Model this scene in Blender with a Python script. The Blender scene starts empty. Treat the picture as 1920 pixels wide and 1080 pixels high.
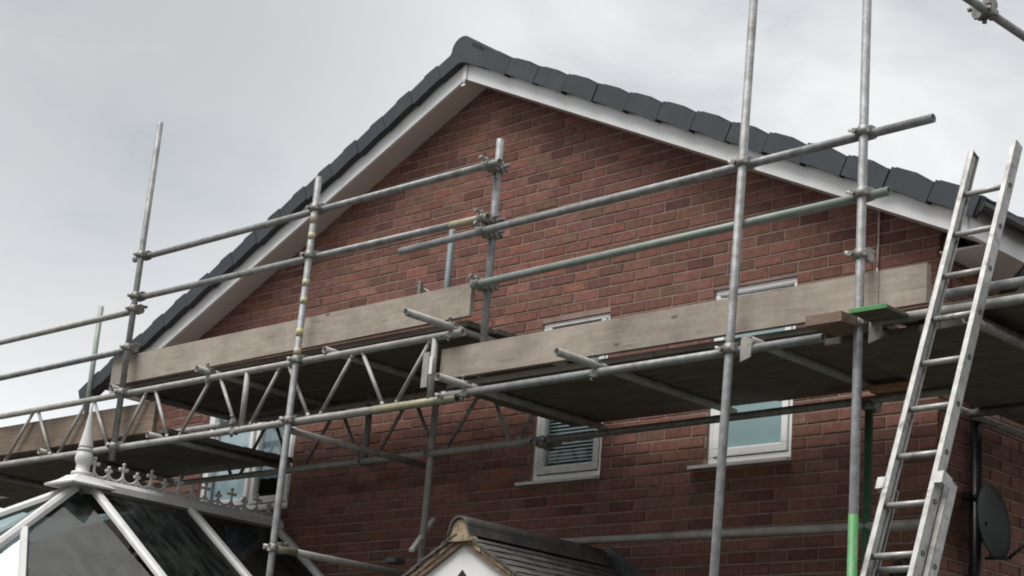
import bpy, math, random
from mathutils import Vector, Matrix
from math import radians, sin, cos, pi, tan, atan2, sqrt

random.seed(11)
S = bpy.context.scene
C = S.collection

# ------------------------------------------------------------------ camera
EYE = Vector((0, 0, 1.5))
YAW, PIT, ROL, FPX = radians(45.8732), radians(16.3497), radians(4.7835), 3400.0
FW = Vector((-sin(YAW) * cos(PIT), cos(YAW) * cos(PIT), sin(PIT)))
_rt = Vector((cos(YAW), sin(YAW), 0)); _up = _rt.cross(FW)
RT = cos(ROL) * _rt + sin(ROL) * _up
UP = -sin(ROL) * _rt + cos(ROL) * _up
cam = bpy.data.cameras.new('camera'); cam_o = bpy.data.objects.new('camera', cam); C.objects.link(cam_o)
cam.sensor_width = 36; cam.lens = FPX / 1920 * 36; cam.clip_end = 2000; cam.clip_start = 0.05
cam_o.matrix_world = Matrix(((RT.x, UP.x, -FW.x, EYE.x), (RT.y, UP.y, -FW.y, EYE.y), (RT.z, UP.z, -FW.z, EYE.z), (0, 0, 0, 1)))
S.camera = cam_o


def proj(p):
    q = Vector(p) - EYE; w = q.dot(FW)
    return 960 + FPX * q.dot(RT) / w, 540 - FPX * q.dot(UP) / w


# ------------------------------------------------------------------ world and sun
W = bpy.data.worlds.new('World'); S.world = W; W.use_nodes = True
nt = W.node_tree; nt.nodes.clear()
N = nt.nodes.new; L = nt.links.new
SUN_EL, SUN_AZ = radians(64), radians(200)
sky = N('ShaderNodeTexSky'); sky.sky_type = 'NISHITA'; sky.sun_disc = False
sky.sun_elevation = SUN_EL; sky.sun_rotation = SUN_AZ
bg1 = N('ShaderNodeBackground'); bg1.inputs[1].default_value = 0.1; L(sky.outputs[0], bg1.inputs[0])
tc = N('ShaderNodeTexCoord')
mp = N('ShaderNodeMapping'); mp.inputs['Location'].default_value = (0.4, 0.1, 0.3); mp.inputs['Scale'].default_value = (1, 1, 1.9); L(tc.outputs['Generated'], mp.inputs[0])
n1 = N('ShaderNodeTexNoise'); n1.inputs['Scale'].default_value = 6.2; n1.inputs['Detail'].default_value = 6; n1.inputs['Roughness'].default_value = 0.52; n1.inputs['Distortion'].default_value = 0.5
L(mp.outputs[0], n1.inputs[0])
rp = N('ShaderNodeValToRGB'); e = rp.color_ramp.elements
e[0].position = 0.30; e[0].color = (0.60, 0.63, 0.665, 1); e[1].position = 0.64; e[1].color = (0.99, 1.0, 1.0, 1)
m_ = rp.color_ramp.elements.new(0.45); m_.color = (0.80, 0.825, 0.85, 1)
L(n1.outputs['Fac'], rp.inputs[0])
# soft lift towards the horizon, as an overcast layer has
sx = N('ShaderNodeSeparateXYZ'); L(tc.outputs['Generated'], sx.inputs[0])
mr = N('ShaderNodeMapRange'); mr.inputs['From Min'].default_value = 0.10; mr.inputs['From Max'].default_value = 0.44
mr.inputs['To Min'].default_value = 1.22; mr.inputs['To Max'].default_value = 0.90; L(sx.outputs['Z'], mr.inputs[0])
vm = N('ShaderNodeVectorMath'); vm.operation = 'SCALE'; L(rp.outputs[0], vm.inputs[0]); L(mr.outputs[0], vm.inputs['Scale'])
# a darker bank of cloud, frayed by the same noise
cd_ = N('ShaderNodeVectorMath'); cd_.operation = 'DOT_PRODUCT'; cd_.inputs[1].default_value = (-0.808, 0.467, 0.358); L(tc.outputs['Generated'], cd_.inputs[0])
ad = N('ShaderNodeMath'); ad.operation = 'MULTIPLY_ADD'; ad.inputs[1].default_value = 0.06; L(n1.outputs['Fac'], ad.inputs[0]); L(cd_.outputs['Value'], ad.inputs[2])
cm = N('ShaderNodeMapRange'); cm.interpolation_type = 'SMOOTHSTEP'; cm.inputs['From Min'].default_value = 1.008; cm.inputs['From Max'].default_value = 1.033; cm.inputs['To Min'].default_value = 1.0; cm.inputs['To Max'].default_value = 0.72; L(ad.outputs[0], cm.inputs[0])
vm0 = vm; vm = N('ShaderNodeVectorMath'); vm.operation = 'SCALE'; L(vm0.outputs[0], vm.inputs[0]); L(cm.outputs[0], vm.inputs['Scale'])
bg2 = N('ShaderNodeBackground'); bg2.inputs[1].default_value = 1.0; L(vm.outputs[0], bg2.inputs[0])
mx = N('ShaderNodeMixShader'); mx.inputs[0].default_value = 0.95
L(bg1.outputs[0], mx.inputs[1]); L(bg2.outputs[0], mx.inputs[2])
wo = N('ShaderNodeOutputWorld'); L(mx.outputs[0], wo.inputs[0])
sun = bpy.data.lights.new('sun', 'SUN'); sun.energy = 4.3; sun.angle = radians(42); sun.color = (1, 0.97, 0.93)
sun_o = bpy.data.objects.new('sun', sun); C.objects.link(sun_o)
sd = Vector((sin(SUN_AZ) * cos(SUN_EL), cos(SUN_AZ) * cos(SUN_EL), sin(SUN_EL)))
sun_o.rotation_euler = sd.to_track_quat('Z', 'Y').to_euler(); sun_o.location = (0, -5, 30)
S.view_settings.view_transform = 'Standard'; S.view_settings.look = 'None'
S.view_settings.exposure = 0.0; S.view_settings.gamma = 1; S.view_settings.use_curve_mapping = False
S.cycles.use_denoising = True
S.cycles.filter_width = 1.9
S.cycles.max_bounces = 8; S.cycles.transparent_max_bounces = 12


# ------------------------------------------------------------------ helpers
def ray(px, py):
    return RT * ((px - 960) / FPX) - UP * ((py - 540) / FPX) + FW


def at(px, py, Y):                 # the point of the plane y = Y that stands at this place of the photograph
    q = ray(px, py); return EYE + q * (Y / q.y)


def atx(px, py, X):
    q = ray(px, py); return EYE + q * (X / q.x)


class MB:
    def __init__(s): s.v = []; s.f = []; s.m = []; s.sm = []

    def poly(s, pts, faces, mi=0, smooth=False):
        b = len(s.v); s.v += [tuple(p) for p in pts]
        for f in faces:
            s.f.append(tuple(b + i for i in f)); s.m.append(mi); s.sm.append(smooth)

    def box(s, a, b, mi=0, bev=0.0, M=None):
        x0, y0, z0 = a; x1, y1, z1 = b
        if bev > 0:
            pts = []; k = bev
            for (X, Yv, Z) in ((0, 1, 1), (1, 0, 1), (1, 1, 0)):
                for zz in (0, 1):
                    for yy in (0, 1):
                        for xx in (0, 1):
                            x = (x1 - k * X if xx else x0 + k * X); y = (y1 - k * Yv if yy else y0 + k * Yv); z = (z1 - k * Z if zz else z0 + k * Z)
                            pts.append((x, y, z))
            i = lambda g, xx, yy, zz: g * 8 + zz * 4 + yy * 2 + xx
            F = []
            for q in (0, 1):
                F.append([i(0, q, 0, 0), i(0, q, 1, 0), i(0, q, 1, 1), i(0, q, 0, 1)][::(1 if q else -1)])
                F.append([i(1, 0, q, 0), i(1, 1, q, 0), i(1, 1, q, 1), i(1, 0, q, 1)][::(-1 if q else 1)])
                F.append([i(2, 0, 0, q), i(2, 1, 0, q), i(2, 1, 1, q), i(2, 0, 1, q)][::(1 if q else -1)])
            for p in (0, 1):
                for q in (0, 1):
                    F.append([i(0, p, q, 0), i(1, p, q, 0), i(1, p, q, 1), i(0, p, q, 1)])
                    F.append([i(0, p, 0, q), i(2, p, 0, q), i(2, p, 1, q), i(0, p, 1, q)])
                    F.append([i(1, 0, p, q), i(2, 0, p, q), i(2, 1, p, q), i(1, 1, p, q)])
                    for r in (0, 1): F.append([i(0, p, q, r), i(1, p, q, r), i(2, p, q, r)])
            if M: pts = [M @ Vector(p) for p in pts]
            s.poly(pts, F, mi); return
        pts = [(x0, y0, z0), (x1, y0, z0), (x1, y1, z0), (x0, y1, z0), (x0, y0, z1), (x1, y0, z1), (x1, y1, z1), (x0, y1, z1)]
        if M: pts = [M @ Vector(p) for p in pts]
        s.poly(pts, [(0, 3, 2, 1), (4, 5, 6, 7), (0, 1, 5, 4), (1, 2, 6, 5), (2, 3, 7, 6), (3, 0, 4, 7)], mi)

    def prism(s, prof, vec, mi=0):
        n = len(prof); vec = Vector(vec)
        pts = [Vector(p) for p in prof] + [Vector(p) + vec for p in prof]
        s.poly(pts, [tuple(range(n))[::-1], tuple(range(n, 2 * n))] + [(i, (i + 1) % n, n + (i + 1) % n, n + i) for i in range(n)], mi)

    def tube(s, p0, p1, r, seg=14, wall=0.0, mi=0, r1=None, caps=True):
        p0 = Vector(p0); p1 = Vector(p1); d = (p1 - p0).normalized(); r1 = r if r1 is None else r1
        u = d.orthogonal().normalized(); w = d.cross(u)
        ring = lambda c, rr: [c + u * (rr * cos(2 * pi * i / seg)) + w * (rr * sin(2 * pi * i / seg)) for i in range(seg)]
        nx = lambda i: (i + 1) % seg
        if wall > 0:
            pts = ring(p0, r) + ring(p1, r1) + ring(p0, r - wall) + ring(p1, r1 - wall)
            s.poly(pts, [(i, nx(i), seg + nx(i), seg + i) for i in range(seg)], mi, True)
            b = len(s.v) - 4 * seg
            for i in range(seg):
                for f in ((2 * seg + nx(i), 2 * seg + i, 3 * seg + i, 3 * seg + nx(i)),):
                    s.f.append(tuple(b + k for k in f)); s.m.append(mi); s.sm.append(True)
                for f in ((nx(i), i, 2 * seg + i, 2 * seg + nx(i)), (seg + i, seg + nx(i), 3 * seg + nx(i), 3 * seg + i)):
                    s.f.append(tuple(b + k for k in f)); s.m.append(mi); s.sm.append(False)
        else:
            pts = ring(p0, r) + ring(p1, r1)
            s.poly(pts, [(i, nx(i), seg + nx(i), seg + i) for i in range(seg)], mi, True)
            if caps:
                b = len(s.v) - 2 * seg
                s.f.append(tuple(b + i for i in range(seg))[::-1]); s.m.append(mi); s.sm.append(False)
                s.f.append(tuple(b + seg + i for i in range(seg))); s.m.append(mi); s.sm.append(False)

    def path(s, pts, r, seg=8, mi=0):
        for a, b in zip(pts[:-1], pts[1:]): s.tube(a, b, r, seg, mi=mi)

    def lathe(s, c, prof, seg=20, mi=0, axis=None):
        c = Vector(c); n = len(prof)
        Mx = axis.to_track_quat('Z', 'Y').to_matrix() if axis else Matrix.Identity(3)
        pts = []
        for r, z in prof:
            for i in range(seg): pts.append(c + Mx @ Vector((r * cos(2 * pi * i / seg), r * sin(2 * pi * i / seg), z)))
        F = []
        for k in range(n - 1):
            for i in range(seg): F.append((k * seg + i, k * seg + (i + 1) % seg, (k + 1) * seg + (i + 1) % seg, (k + 1) * seg + i))
        s.poly(pts, F, mi, True)

    def build(s, name, mats, parent=None, attr=None):
        me = bpy.data.meshes.new(name); me.from_pydata(s.v, [], s.f); me.update()
        for m in (mats if isinstance(mats, (list, tuple)) else [mats]): me.materials.append(m)
        me.polygons.foreach_set('material_index', s.m); me.polygons.foreach_set('use_smooth', s.sm)
        if attr:
            a = me.attributes.new('tint', 'FLOAT_COLOR', 'FACE')
            a.data.foreach_set('color', [c for q in attr for c in q])
        o = bpy.data.objects.new(name, me); C.objects.link(o); own(o, parent); return o


def own(o, parent):
    if parent is not None:
        o.parent = parent
        o.matrix_parent_inverse = Matrix.Translation(-parent.location)


def thing(name, label, cat, loc, group=None):
    o = bpy.data.objects.new(name, None); C.objects.link(o); o.location = loc; o.empty_display_size = 0.2
    return tag(o, label, cat, group)


def tag(o, label, cat, group=None):
    o['label'] = label; o['category'] = cat
    if group: o['group'] = group
    return o


def mat(name, c1, c2=None, *a_, knots=False, **k_):
    m = mat_(name, c1, c2, *a_, **k_)
    if knots:
        t = m.node_tree; N = t.nodes.new; L = t.links.new; P = t.nodes['Principled BSDF']
        g_ = N('ShaderNodeNewGeometry'); mp = N('ShaderNodeMapping'); mp.inputs['Scale'].default_value = (2.2, 2, 5.5); L(g_.outputs['Position'], mp.inputs[0])
        v = N('ShaderNodeTexVoronoi'); v.inputs['Scale'].default_value = 1.25; L(mp.outputs[0], v.inputs[0])
        r = N('ShaderNodeMapRange'); r.inputs['From Min'].default_value = 0.05; r.inputs['From Max'].default_value = 0.09; r.inputs['To Min'].default_value = 0.45; r.inputs['To Max'].default_value = 1; L(v.outputs['Distance'], r.inputs[0])
        n2 = N('ShaderNodeTexNoise'); n2.inputs['Scale'].default_value = 2.1; n2.inputs['Detail'].default_value = 7; n2.inputs['Roughness'].default_value = 0.7; L(g_.outputs['Position'], n2.inputs[0])
        r2 = N('ShaderNodeMapRange'); r2.inputs['From Min'].default_value = 0.35; r2.inputs['From Max'].default_value = 0.7; r2.inputs['To Min'].default_value = 1.12; r2.inputs['To Max'].default_value = 0.62; L(n2.outputs['Fac'], r2.inputs[0])
        mu = N('ShaderNodeMath'); mu.operation = 'MULTIPLY'; L(r.outputs[0], mu.inputs[0]); L(r2.outputs[0], mu.inputs[1])
        sc = N('ShaderNodeVectorMath'); sc.operation = 'SCALE'; src = P.inputs['Base Color'].links[0].from_socket; L(src, sc.inputs[0]); L(mu.outputs[0], sc.inputs['Scale']); L(sc.outputs[0], P.inputs['Base Color'])
    return m


def mat_(name, c1, c2=None, scale=8.0, rough=0.7, metal=0.0, bump=0.0, stretch=(1, 1, 1), c3=None, s3=2.0, t3=(0.55, 0.75), attr=False, detail=5, rvar=0.0, spec=0.5, band=(0.35, 0.65)):
    m = bpy.data.materials.new(name); m.use_nodes = True; t = m.node_tree; P = t.nodes['Principled BSDF']
    N = t.nodes.new; L = t.links.new
    P.inputs['Roughness'].default_value = rough; P.inputs['Metallic'].default_value = metal
    P.inputs['Specular IOR Level'].default_value = spec
    tc = N('ShaderNodeTexCoord'); mp = N('ShaderNodeMapping'); mp.inputs['Scale'].default_value = stretch
    geo = N('ShaderNodeNewGeometry'); L(geo.outputs['Position'], mp.inputs[0])
    n = N('ShaderNodeTexNoise'); n.inputs['Scale'].default_value = scale; n.inputs['Detail'].default_value = detail; n.inputs['Roughness'].default_value = 0.6
    L(mp.outputs[0], n.inputs[0])
    r = N('ShaderNodeMapRange'); r.inputs['From Min'].default_value = band[0]; r.inputs['From Max'].default_value = band[1]; L(n.outputs['Fac'], r.inputs[0])
    mix = N('ShaderNodeMix'); mix.data_type = 'RGBA'; mix.inputs['A'].default_value = (*c1, 1); mix.inputs['B'].default_value = (*(c2 or c1), 1)
    L(r.outputs[0], mix.inputs['Factor']); out = mix.outputs['Result']
    if c3:
        n3 = N('ShaderNodeTexNoise'); n3.inputs['Scale'].default_value = s3; n3.inputs['Detail'].default_value = 6; n3.inputs['Roughness'].default_value = 0.65
        L(mp.outputs[0], n3.inputs[0])
        r3 = N('ShaderNodeMapRange'); r3.inputs['From Min'].default_value = t3[0]; r3.inputs['From Max'].default_value = t3[1]; L(n3.outputs['Fac'], r3.inputs[0])
        m3 = N('ShaderNodeMix'); m3.data_type = 'RGBA'; m3.inputs['B'].default_value = (*c3, 1); L(r3.outputs[0], m3.inputs['Factor']); L(out, m3.inputs['A']); out = m3.outputs['Result']
    if attr:
        at_ = N('ShaderNodeAttribute'); at_.attribute_name = 'tint'
        mm = N('ShaderNodeMix'); mm.data_type = 'RGBA'; mm.blend_type = 'MULTIPLY'; mm.inputs['Factor'].default_value = 1
        L(out, mm.inputs['A']); L(at_.outputs['Color'], mm.inputs['B']); out = mm.outputs['Result']
    L(out, P.inputs['Base Color'])
    if rvar:
        rr = N('ShaderNodeMapRange'); rr.inputs['To Min'].default_value = rough - rvar; rr.inputs['To Max'].default_value = rough + rvar; L(n.outputs['Fac'], rr.inputs[0]); L(rr.outputs[0], P.inputs['Roughness'])
    if bump:
        b = N('ShaderNodeBump'); b.inputs['Strength'].default_value = bump; b.inputs['Distance'].default_value = 0.004; L(n.outputs['Fac'], b.inputs['Height']); L(b.outputs[0], P.inputs['Normal'])
    return m


def glass(name, tint, refl=1.0, opac=0.0, ior=1.5, body=(0.02, 0.025, 0.025), rough=0.02, dirt=False):
    m = bpy.data.materials.new(name); m.use_nodes = True; t = m.node_tree; t.nodes.clear(); N = t.nodes.new; L = t.links.new
    tr = N('ShaderNodeBsdfTransparent'); tr.inputs[0].default_value = (*tint, 1)
    df = N('ShaderNodeBsdfDiffuse'); df.inputs[0].default_value = (*body, 1)
    m1 = N('ShaderNodeMixShader'); m1.inputs[0].default_value = opac
    if dirt:                                 # rain streaks and dust on the panes
        g_ = N('ShaderNodeNewGeometry'); mp_ = N('ShaderNodeMapping'); mp_.inputs['Scale'].default_value = (1, 5, 1.2); L(g_.outputs['Position'], mp_.inputs[0])
        dn = N('ShaderNodeTexNoise'); dn.inputs['Scale'].default_value = 3.5; dn.inputs['Detail'].default_value = 7; dn.inputs['Roughness'].default_value = 0.65; L(mp_.outputs[0], dn.inputs[0])
        dr = N('ShaderNodeMapRange'); dr.inputs['From Min'].default_value = 0.40; dr.inputs['From Max'].default_value = 0.72; dr.inputs['To Min'].default_value = opac * .5; dr.inputs['To Max'].default_value = opac * 3.2; L(dn.outputs['Fac'], dr.inputs[0]); L(dr.outputs[0], m1.inputs[0])
    L(tr.outputs[0], m1.inputs[1]); L(df.outputs[0], m1.inputs[2])
    gl = N('ShaderNodeBsdfGlossy'); gl.inputs['Roughness'].default_value = rough; gl.inputs[0].default_value = (refl, refl, refl, 1)
    fr = N('ShaderNodeFresnel'); fr.inputs[0].default_value = ior
    n = N('ShaderNodeTexNoise'); n.inputs['Scale'].default_value = 3.0; bp = N('ShaderNodeBump'); bp.inputs['Strength'].default_value = 0.02; bp.inputs['Distance'].default_value = 0.02
    L(n.outputs['Fac'], bp.inputs['Height'])
    if not dirt: L(bp.outputs[0], gl.inputs['Normal'])
    ge = N('ShaderNodeNewGeometry'); ms = N('ShaderNodeMath'); ms.operation = 'MULTIPLY_ADD'; ms.inputs[1].default_value = -1; ms.inputs[2].default_value = 1; L(ge.outputs['Backfacing'], ms.inputs[0])
    mf = N('ShaderNodeMath'); mf.operation = 'MULTIPLY'; L(fr.outputs[0], mf.inputs[0]); L(ms.outputs[0], mf.inputs[1])     # only the outer face reflects
    m2 = N('ShaderNodeMixShader'); L(mf.outputs[0], m2.inputs[0]); L(m1.outputs[0], m2.inputs[1]); L(gl.outputs[0], m2.inputs[2])
    o = N('ShaderNodeOutputMaterial'); L(m2.outputs[0], o.inputs[0]); return m


M_brick = mat('brick', (0.212, 0.100, 0.079), (0.138, 0.063, 0.049), 20, 0.86, bump=0.5, c3=(0.27, 0.155, 0.125), s3=10, t3=(0.56, 0.76), attr=True, spec=0.25)
M_mortar = mat('mortar', (0.285, 0.205, 0.172), (0.20, 0.145, 0.122), 7, 0.95, bump=0.4, spec=0.2)
M_tile = mat('grey concrete tile', (0.029, 0.036, 0.045), (0.020, 0.025, 0.032), 5, 0.62, bump=0.15, c3=(0.040, 0.046, 0.049), s3=3.2)
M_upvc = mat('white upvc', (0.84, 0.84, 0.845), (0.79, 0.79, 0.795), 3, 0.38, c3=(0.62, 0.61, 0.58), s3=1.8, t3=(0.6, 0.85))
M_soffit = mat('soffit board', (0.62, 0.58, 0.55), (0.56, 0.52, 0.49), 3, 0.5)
M_upvc_shade = mat('shaded white upvc', (0.60, 0.60, 0.595), (0.52, 0.52, 0.515), 4, 0.45, c3=(0.36, 0.36, 0.34), s3=5, t3=(0.56, 0.78))  # greyer copy of white upvc, shade on the conservatory put into the colour
M_upvc_d = mat('weathered upvc', (0.66, 0.66, 0.65), (0.52, 0.52, 0.50), 9, 0.45, c3=(0.30, 0.30, 0.28), s3=6, t3=(0.56, 0.8))
M_steel = mat('galvanised steel', (0.29, 0.296, 0.30), (0.19, 0.195, 0.197), 20, 0.58, 0.35, bump=0.2, stretch=(1, 1, 1), c3=(0.13, 0.125, 0.115), s3=8, t3=(0.50, 0.72), rvar=0.1)
M_steel_w = mat('weathered steel with concrete splashes', (0.36, 0.352, 0.33), (0.24, 0.232, 0.215), 10, 0.66, 0.25, bump=0.35, c3=(0.40, 0.385, 0.35), s3=9, t3=(0.52, 0.7))
M_steel_g = mat('green tinted steel', (0.27, 0.285, 0.272), (0.19, 0.21, 0.195), 12, 0.6, 0.3, c3=(0.17, 0.235, 0.185), s3=4, t3=(0.45, 0.7))
M_coupler = mat('coupler steel', (0.30, 0.29, 0.28), (0.17, 0.165, 0.155), 30, 0.55, 0.5, bump=0.3, c3=(0.22, 0.13, 0.08), s3=22, t3=(0.58, 0.75))
M_wood = mat('weathered board', (0.385, 0.335, 0.285), (0.325, 0.28, 0.236), 4, 0.88, bump=0.3, stretch=(1, 3, 9), c3=(0.22, 0.18, 0.15), s3=3.5, t3=(0.58, 0.72), spec=0.2, knots=True)
M_wood_shade = mat('shade-browned weathered board', (0.25, 0.195, 0.155), (0.19, 0.145, 0.115), 5, 0.85, bump=0.25, stretch=(.8, 4, 18), c3=(0.13, 0.10, 0.08), s3=5, t3=(0.55, 0.75), spec=0.2, knots=True)  # browner copy of weathered board with the platform's shade put into its colour
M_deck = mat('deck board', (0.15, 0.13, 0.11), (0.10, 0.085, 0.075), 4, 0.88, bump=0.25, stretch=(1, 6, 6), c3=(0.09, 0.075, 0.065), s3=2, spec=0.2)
M_timber = mat('brown timber', (0.20, 0.135, 0.10), (0.14, 0.095, 0.072), 8, 0.8, stretch=(1, 5, 5), c3=(0.36, 0.28, 0.22), s3=6)
M_orange = mat('raw orange timber', (0.42, 0.22, 0.12), (0.30, 0.16, 0.09), 8, 0.8, stretch=(1, 5, 5), c3=(0.40, 0.34, 0.27), s3=7)
M_green = mat('green paint', (0.075, 0.25, 0.085), (0.055, 0.19, 0.07), 9, 0.5, c3=(0.20, 0.24, 0.19), s3=14, t3=(0.54, 0.66))
M_bluegreen = mat('worn blue paint', (0.10, 0.135, 0.145), (0.15, 0.17, 0.175), 9, 0.6, 0.1, c3=(0.22, 0.22, 0.21), s3=8)
M_dgreen = mat('dark green paint', (0.045, 0.12, 0.06), (0.03, 0.08, 0.045), 9, 0.5)
M_yellow = mat('yellow tape', (0.44, 0.36, 0.12), (0.38, 0.34, 0.20), 16, 0.5, c3=(0.34, 0.34, 0.32), s3=14, t3=(0.46, 0.58))
M_cream = mat('worn yellow paint on steel', (0.36, 0.335, 0.20), (0.29, 0.275, 0.20), 12, 0.6, 0.2, c3=(0.22, 0.21, 0.185), s3=11, t3=(0.47, 0.62))
M_alu = mat('aluminium', (0.42, 0.415, 0.40), (0.31, 0.305, 0.295), 16, 0.55, 0.4, bump=0.15, c3=(0.20, 0.19, 0.175), s3=12, t3=(0.56, 0.68), rvar=0.08)
M_alu_d = mat('dark ladder plug', (0.10, 0.095, 0.09), (0.05, 0.05, 0.05), 30, 0.6, 0.4)
M_black = mat('black pvc', (0.022, 0.022, 0.024), (0.016, 0.016, 0.018), 5, 0.35)
M_black_m = mat('matt black', (0.011, 0.012, 0.013), (0.008, 0.009, 0.010), 5, 0.6)
M_dark_in = mat('dim room', (0.10, 0.095, 0.09), (0.07, 0.066, 0.062), 2, 0.9)
M_render = mat('white painted board', (0.80, 0.80, 0.80), (0.72, 0.715, 0.70), 3, 0.6, c3=(0.62, 0.60, 0.57), s3=4, t3=(0.58, 0.8))
M_old_tile = mat('old clay tile', (0.088, 0.080, 0.070), (0.052, 0.050, 0.046), 9, 0.85, bump=0.5, c3=(0.17, 0.165, 0.12), s3=8, t3=(0.58, 0.74), attr=True)
M_verge = mat('mortar bedding', (0.40, 0.31, 0.21), (0.25, 0.19, 0.125), 16, 0.92, bump=0.9, c3=(0.12, 0.09, 0.06), s3=12, t3=(0.52, 0.66))
M_lead = mat('lead flashing', (0.10, 0.105, 0.11), (0.065, 0.07, 0.075), 7, 0.6, bump=0.2)
M_tarp = mat('dark blue sheet', (0.045, 0.058, 0.070), (0.026, 0.034, 0.042), 5, 0.55, bump=0.4)
M_curtain = mat('net curtain', (0.66, 0.71, 0.76), (0.58, 0.63, 0.68), 6, 0.9)
M_curtain_d = mat('pale curtain', (0.46, 0.50, 0.56), (0.38, 0.42, 0.48), 6, 0.9)
M_blind = mat('blind slat', (0.60, 0.61, 0.61), (0.50, 0.51, 0.51), 5, 0.5)
M_frost = mat('frosted glass', (0.285, 0.405, 0.415), (0.24, 0.345, 0.36), 2.2, 0.30, spec=0.6, detail=2)
M_glass = glass('window glass', (0.86, 0.91, 0.91), ior=1.8)
M_glass_b = glass('dull window glass', (0.80, 0.85, 0.85), 0.45, ior=1.6)
M_cglass = glass('conservatory glass', (0.46, 0.50, 0.50), 0.16, 0.10, ior=1.5, body=(0.10, 0.11, 0.105), dirt=True)
M_ground = mat('paving', (0.085, 0.082, 0.075), (0.05, 0.06, 0.04), 0.4, 0.9, bump=0.2, c3=(0.07, 0.095, 0.04), s3=0.12)
M_cable = mat('cable', (0.55, 0.47, 0.44), (0.5, 0.42, 0.4), 5, 0.6)
M_sticker = mat('white label', (0.74, 0.74, 0.72), (0.66, 0.66, 0.64), 30, 0.5)

# ------------------------------------------------------------------ ground
g = MB(); g.poly([(-400, -400, 0), (400, -400, 0), (400, 400, 0), (-400, 400, 0)], [(0, 1, 2, 3)])
o = g.build('ground', M_ground); o['kind'] = 'structure'

# ------------------------------------------------------------------ house
WY = 8.8                                   # face of the brickwork
XL, XR, XA = -13.57, -5.51, -9.54          # corners and apex
ZA, PITCH = 6.883, 0.4615                   # lower edge of the verge board at the apex, slope


def zb(x): return ZA - PITCH * abs(x - XA)


house = thing('brick_house', 'red brick gable house with new grey roof tiles, wrapped in scaffolding', 'house', (XA, WY, 0))
WIN = [(-12.65, -11.42, 3.75, 4.92), (-8.735, -8.09, 3.75, 4.892), (-7.19, -6.53, 3.75, 4.91)]
core = MB(); MY = WY + 0.003
br = sorted([XL, XR, XA] + [w[0] for w in WIN] + [w[1] for w in WIN])
for a, b in zip(br[:-1], br[1:]):
    w = [q for q in WIN if q[0] <= a + 1e-6 and q[1] >= b - 1e-6]
    ta, tb = zb(a) + .1, zb(b) + .1
    if w:
        _, _, s0, s1 = w[0]
        core.poly([(a, MY, 0), (b, MY, 0), (b, MY, s0), (a, MY, s0)], [(0, 1, 2, 3)])
        core.poly([(a, MY, s1), (b, MY, s1), (b, MY, tb), (a, MY, ta)], [(0, 1, 2, 3)])
    else:
        core.poly([(a, MY, 0), (b, MY, 0), (b, MY, tb), (a, MY, ta)], [(0, 1, 2, 3)])
for (a, b, s0, s1) in WIN:
    for p, q in (((a, s0), (a, s1)), ((a, s1), (b, s1)), ((b, s1), (b, s0)), ((b, s0), (a, s0))):
        core.poly([(p[0], MY, p[1]), (q[0], MY, q[1]), (q[0], MY + .1, q[1]), (p[0], MY + .1, p[1])], [(0, 1, 2, 3)])
gable = core.build('gable_wall', M_mortar, house)
sw = MB()
sw.poly([(XR - .007, MY, 0), (XR - .007, 16.8, 0), (XR - .007, 16.8, 5.05), (XR - .007, MY, 5.05)], [(0, 1, 2, 3)])
side = sw.build('side_wall', M_mortar, house)
sw = MB(); sw.poly([(XL, MY, 0), (XL, 16.8, 0), (XL, 16.8, 5.0), (XL, MY, 5.0)], [(0, 3, 2, 1)]); sw.poly([(XL, 16.8, 0), (XR, 16.8, 0), (XR, 16.8, 4.9), (XA, 16.8, 6.8), (XL, 16.8, 4.9)], [(0, 4, 3, 2, 1)])
sw.build('rear_wall', M_mortar, house)

# bricks
CP, BP = 0.0755, 0.2255
Z0 = 4.022 - CP * 40


def tint():
    t = random.random(); v = random.uniform(0.80, 1.20)
    if t < 0.10: c = (0.78, 0.78, 0.84)
    elif t < 0.17: c = (1.12, 1.0, 0.92)
    elif t < 0.27: c = (0.90, 1.04, 0.98)
    elif t < 0.33: c = (1.12, 1.14, 1.12)
    elif t < 0.42: c = (0.84, 0.78, 0.78)
    else: c = (1.0, 1.0, 1.0)
    return (c[0] * v, c[1] * v * random.uniform(.95, 1.05), c[2] * v * random.uniform(.95, 1.05), 1)


def brick_geo(w, h, k=0.0022, d=0.010):
    # a brick face with worn arrises, front at local y = 0 looking to -y
    a, b = w / 2, h / 2
    j = lambda: random.uniform(-.0012, .0012)
    e = min(.014, w * .2)
    cen = [(-a + e + j(), 0, -b + e * .8), (a - e + j(), 0, -b + e * .8), (a - e + j(), 0, b - e * .8), (-a + e + j(), 0, b - e * .8)]
    fr = [(-a + k + j(), 0, -b + k + j()), (a - k + j(), 0, -b + k + j()), (a - k + j(), 0, b - k + j()), (-a + k + j(), 0, b - k + j())]
    mid = [(-a, k, -b), (a, k, -b), (a, k, b), (-a, k, b)]
    bk = [(-a, d, -b), (a, d, -b), (a, d, b), (-a, d, b)]
    F = [(0, 1, 2, 3)]
    for q in (0, 4, 8):
        for i in range(4): F.append((q + i, q + 4 + i, q + 4 + (i + 1) % 4, q + (i + 1) % 4))
    return cen + fr + mid + bk, F


def tints():                                 # fired face: some bricks have a paler middle than their rim
    t = tint(); q = random.choice((1, 1, .94, .88, .80, .74)); c = random.choice((1, 1.04, 1.1)) if q < .9 else 1
    ctr = tuple(v * c for v in t[:3]) + (1,); rim = tuple(v * q for v in t[:3]) + (1,)
    return [ctr] + [rim] * 12


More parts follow.
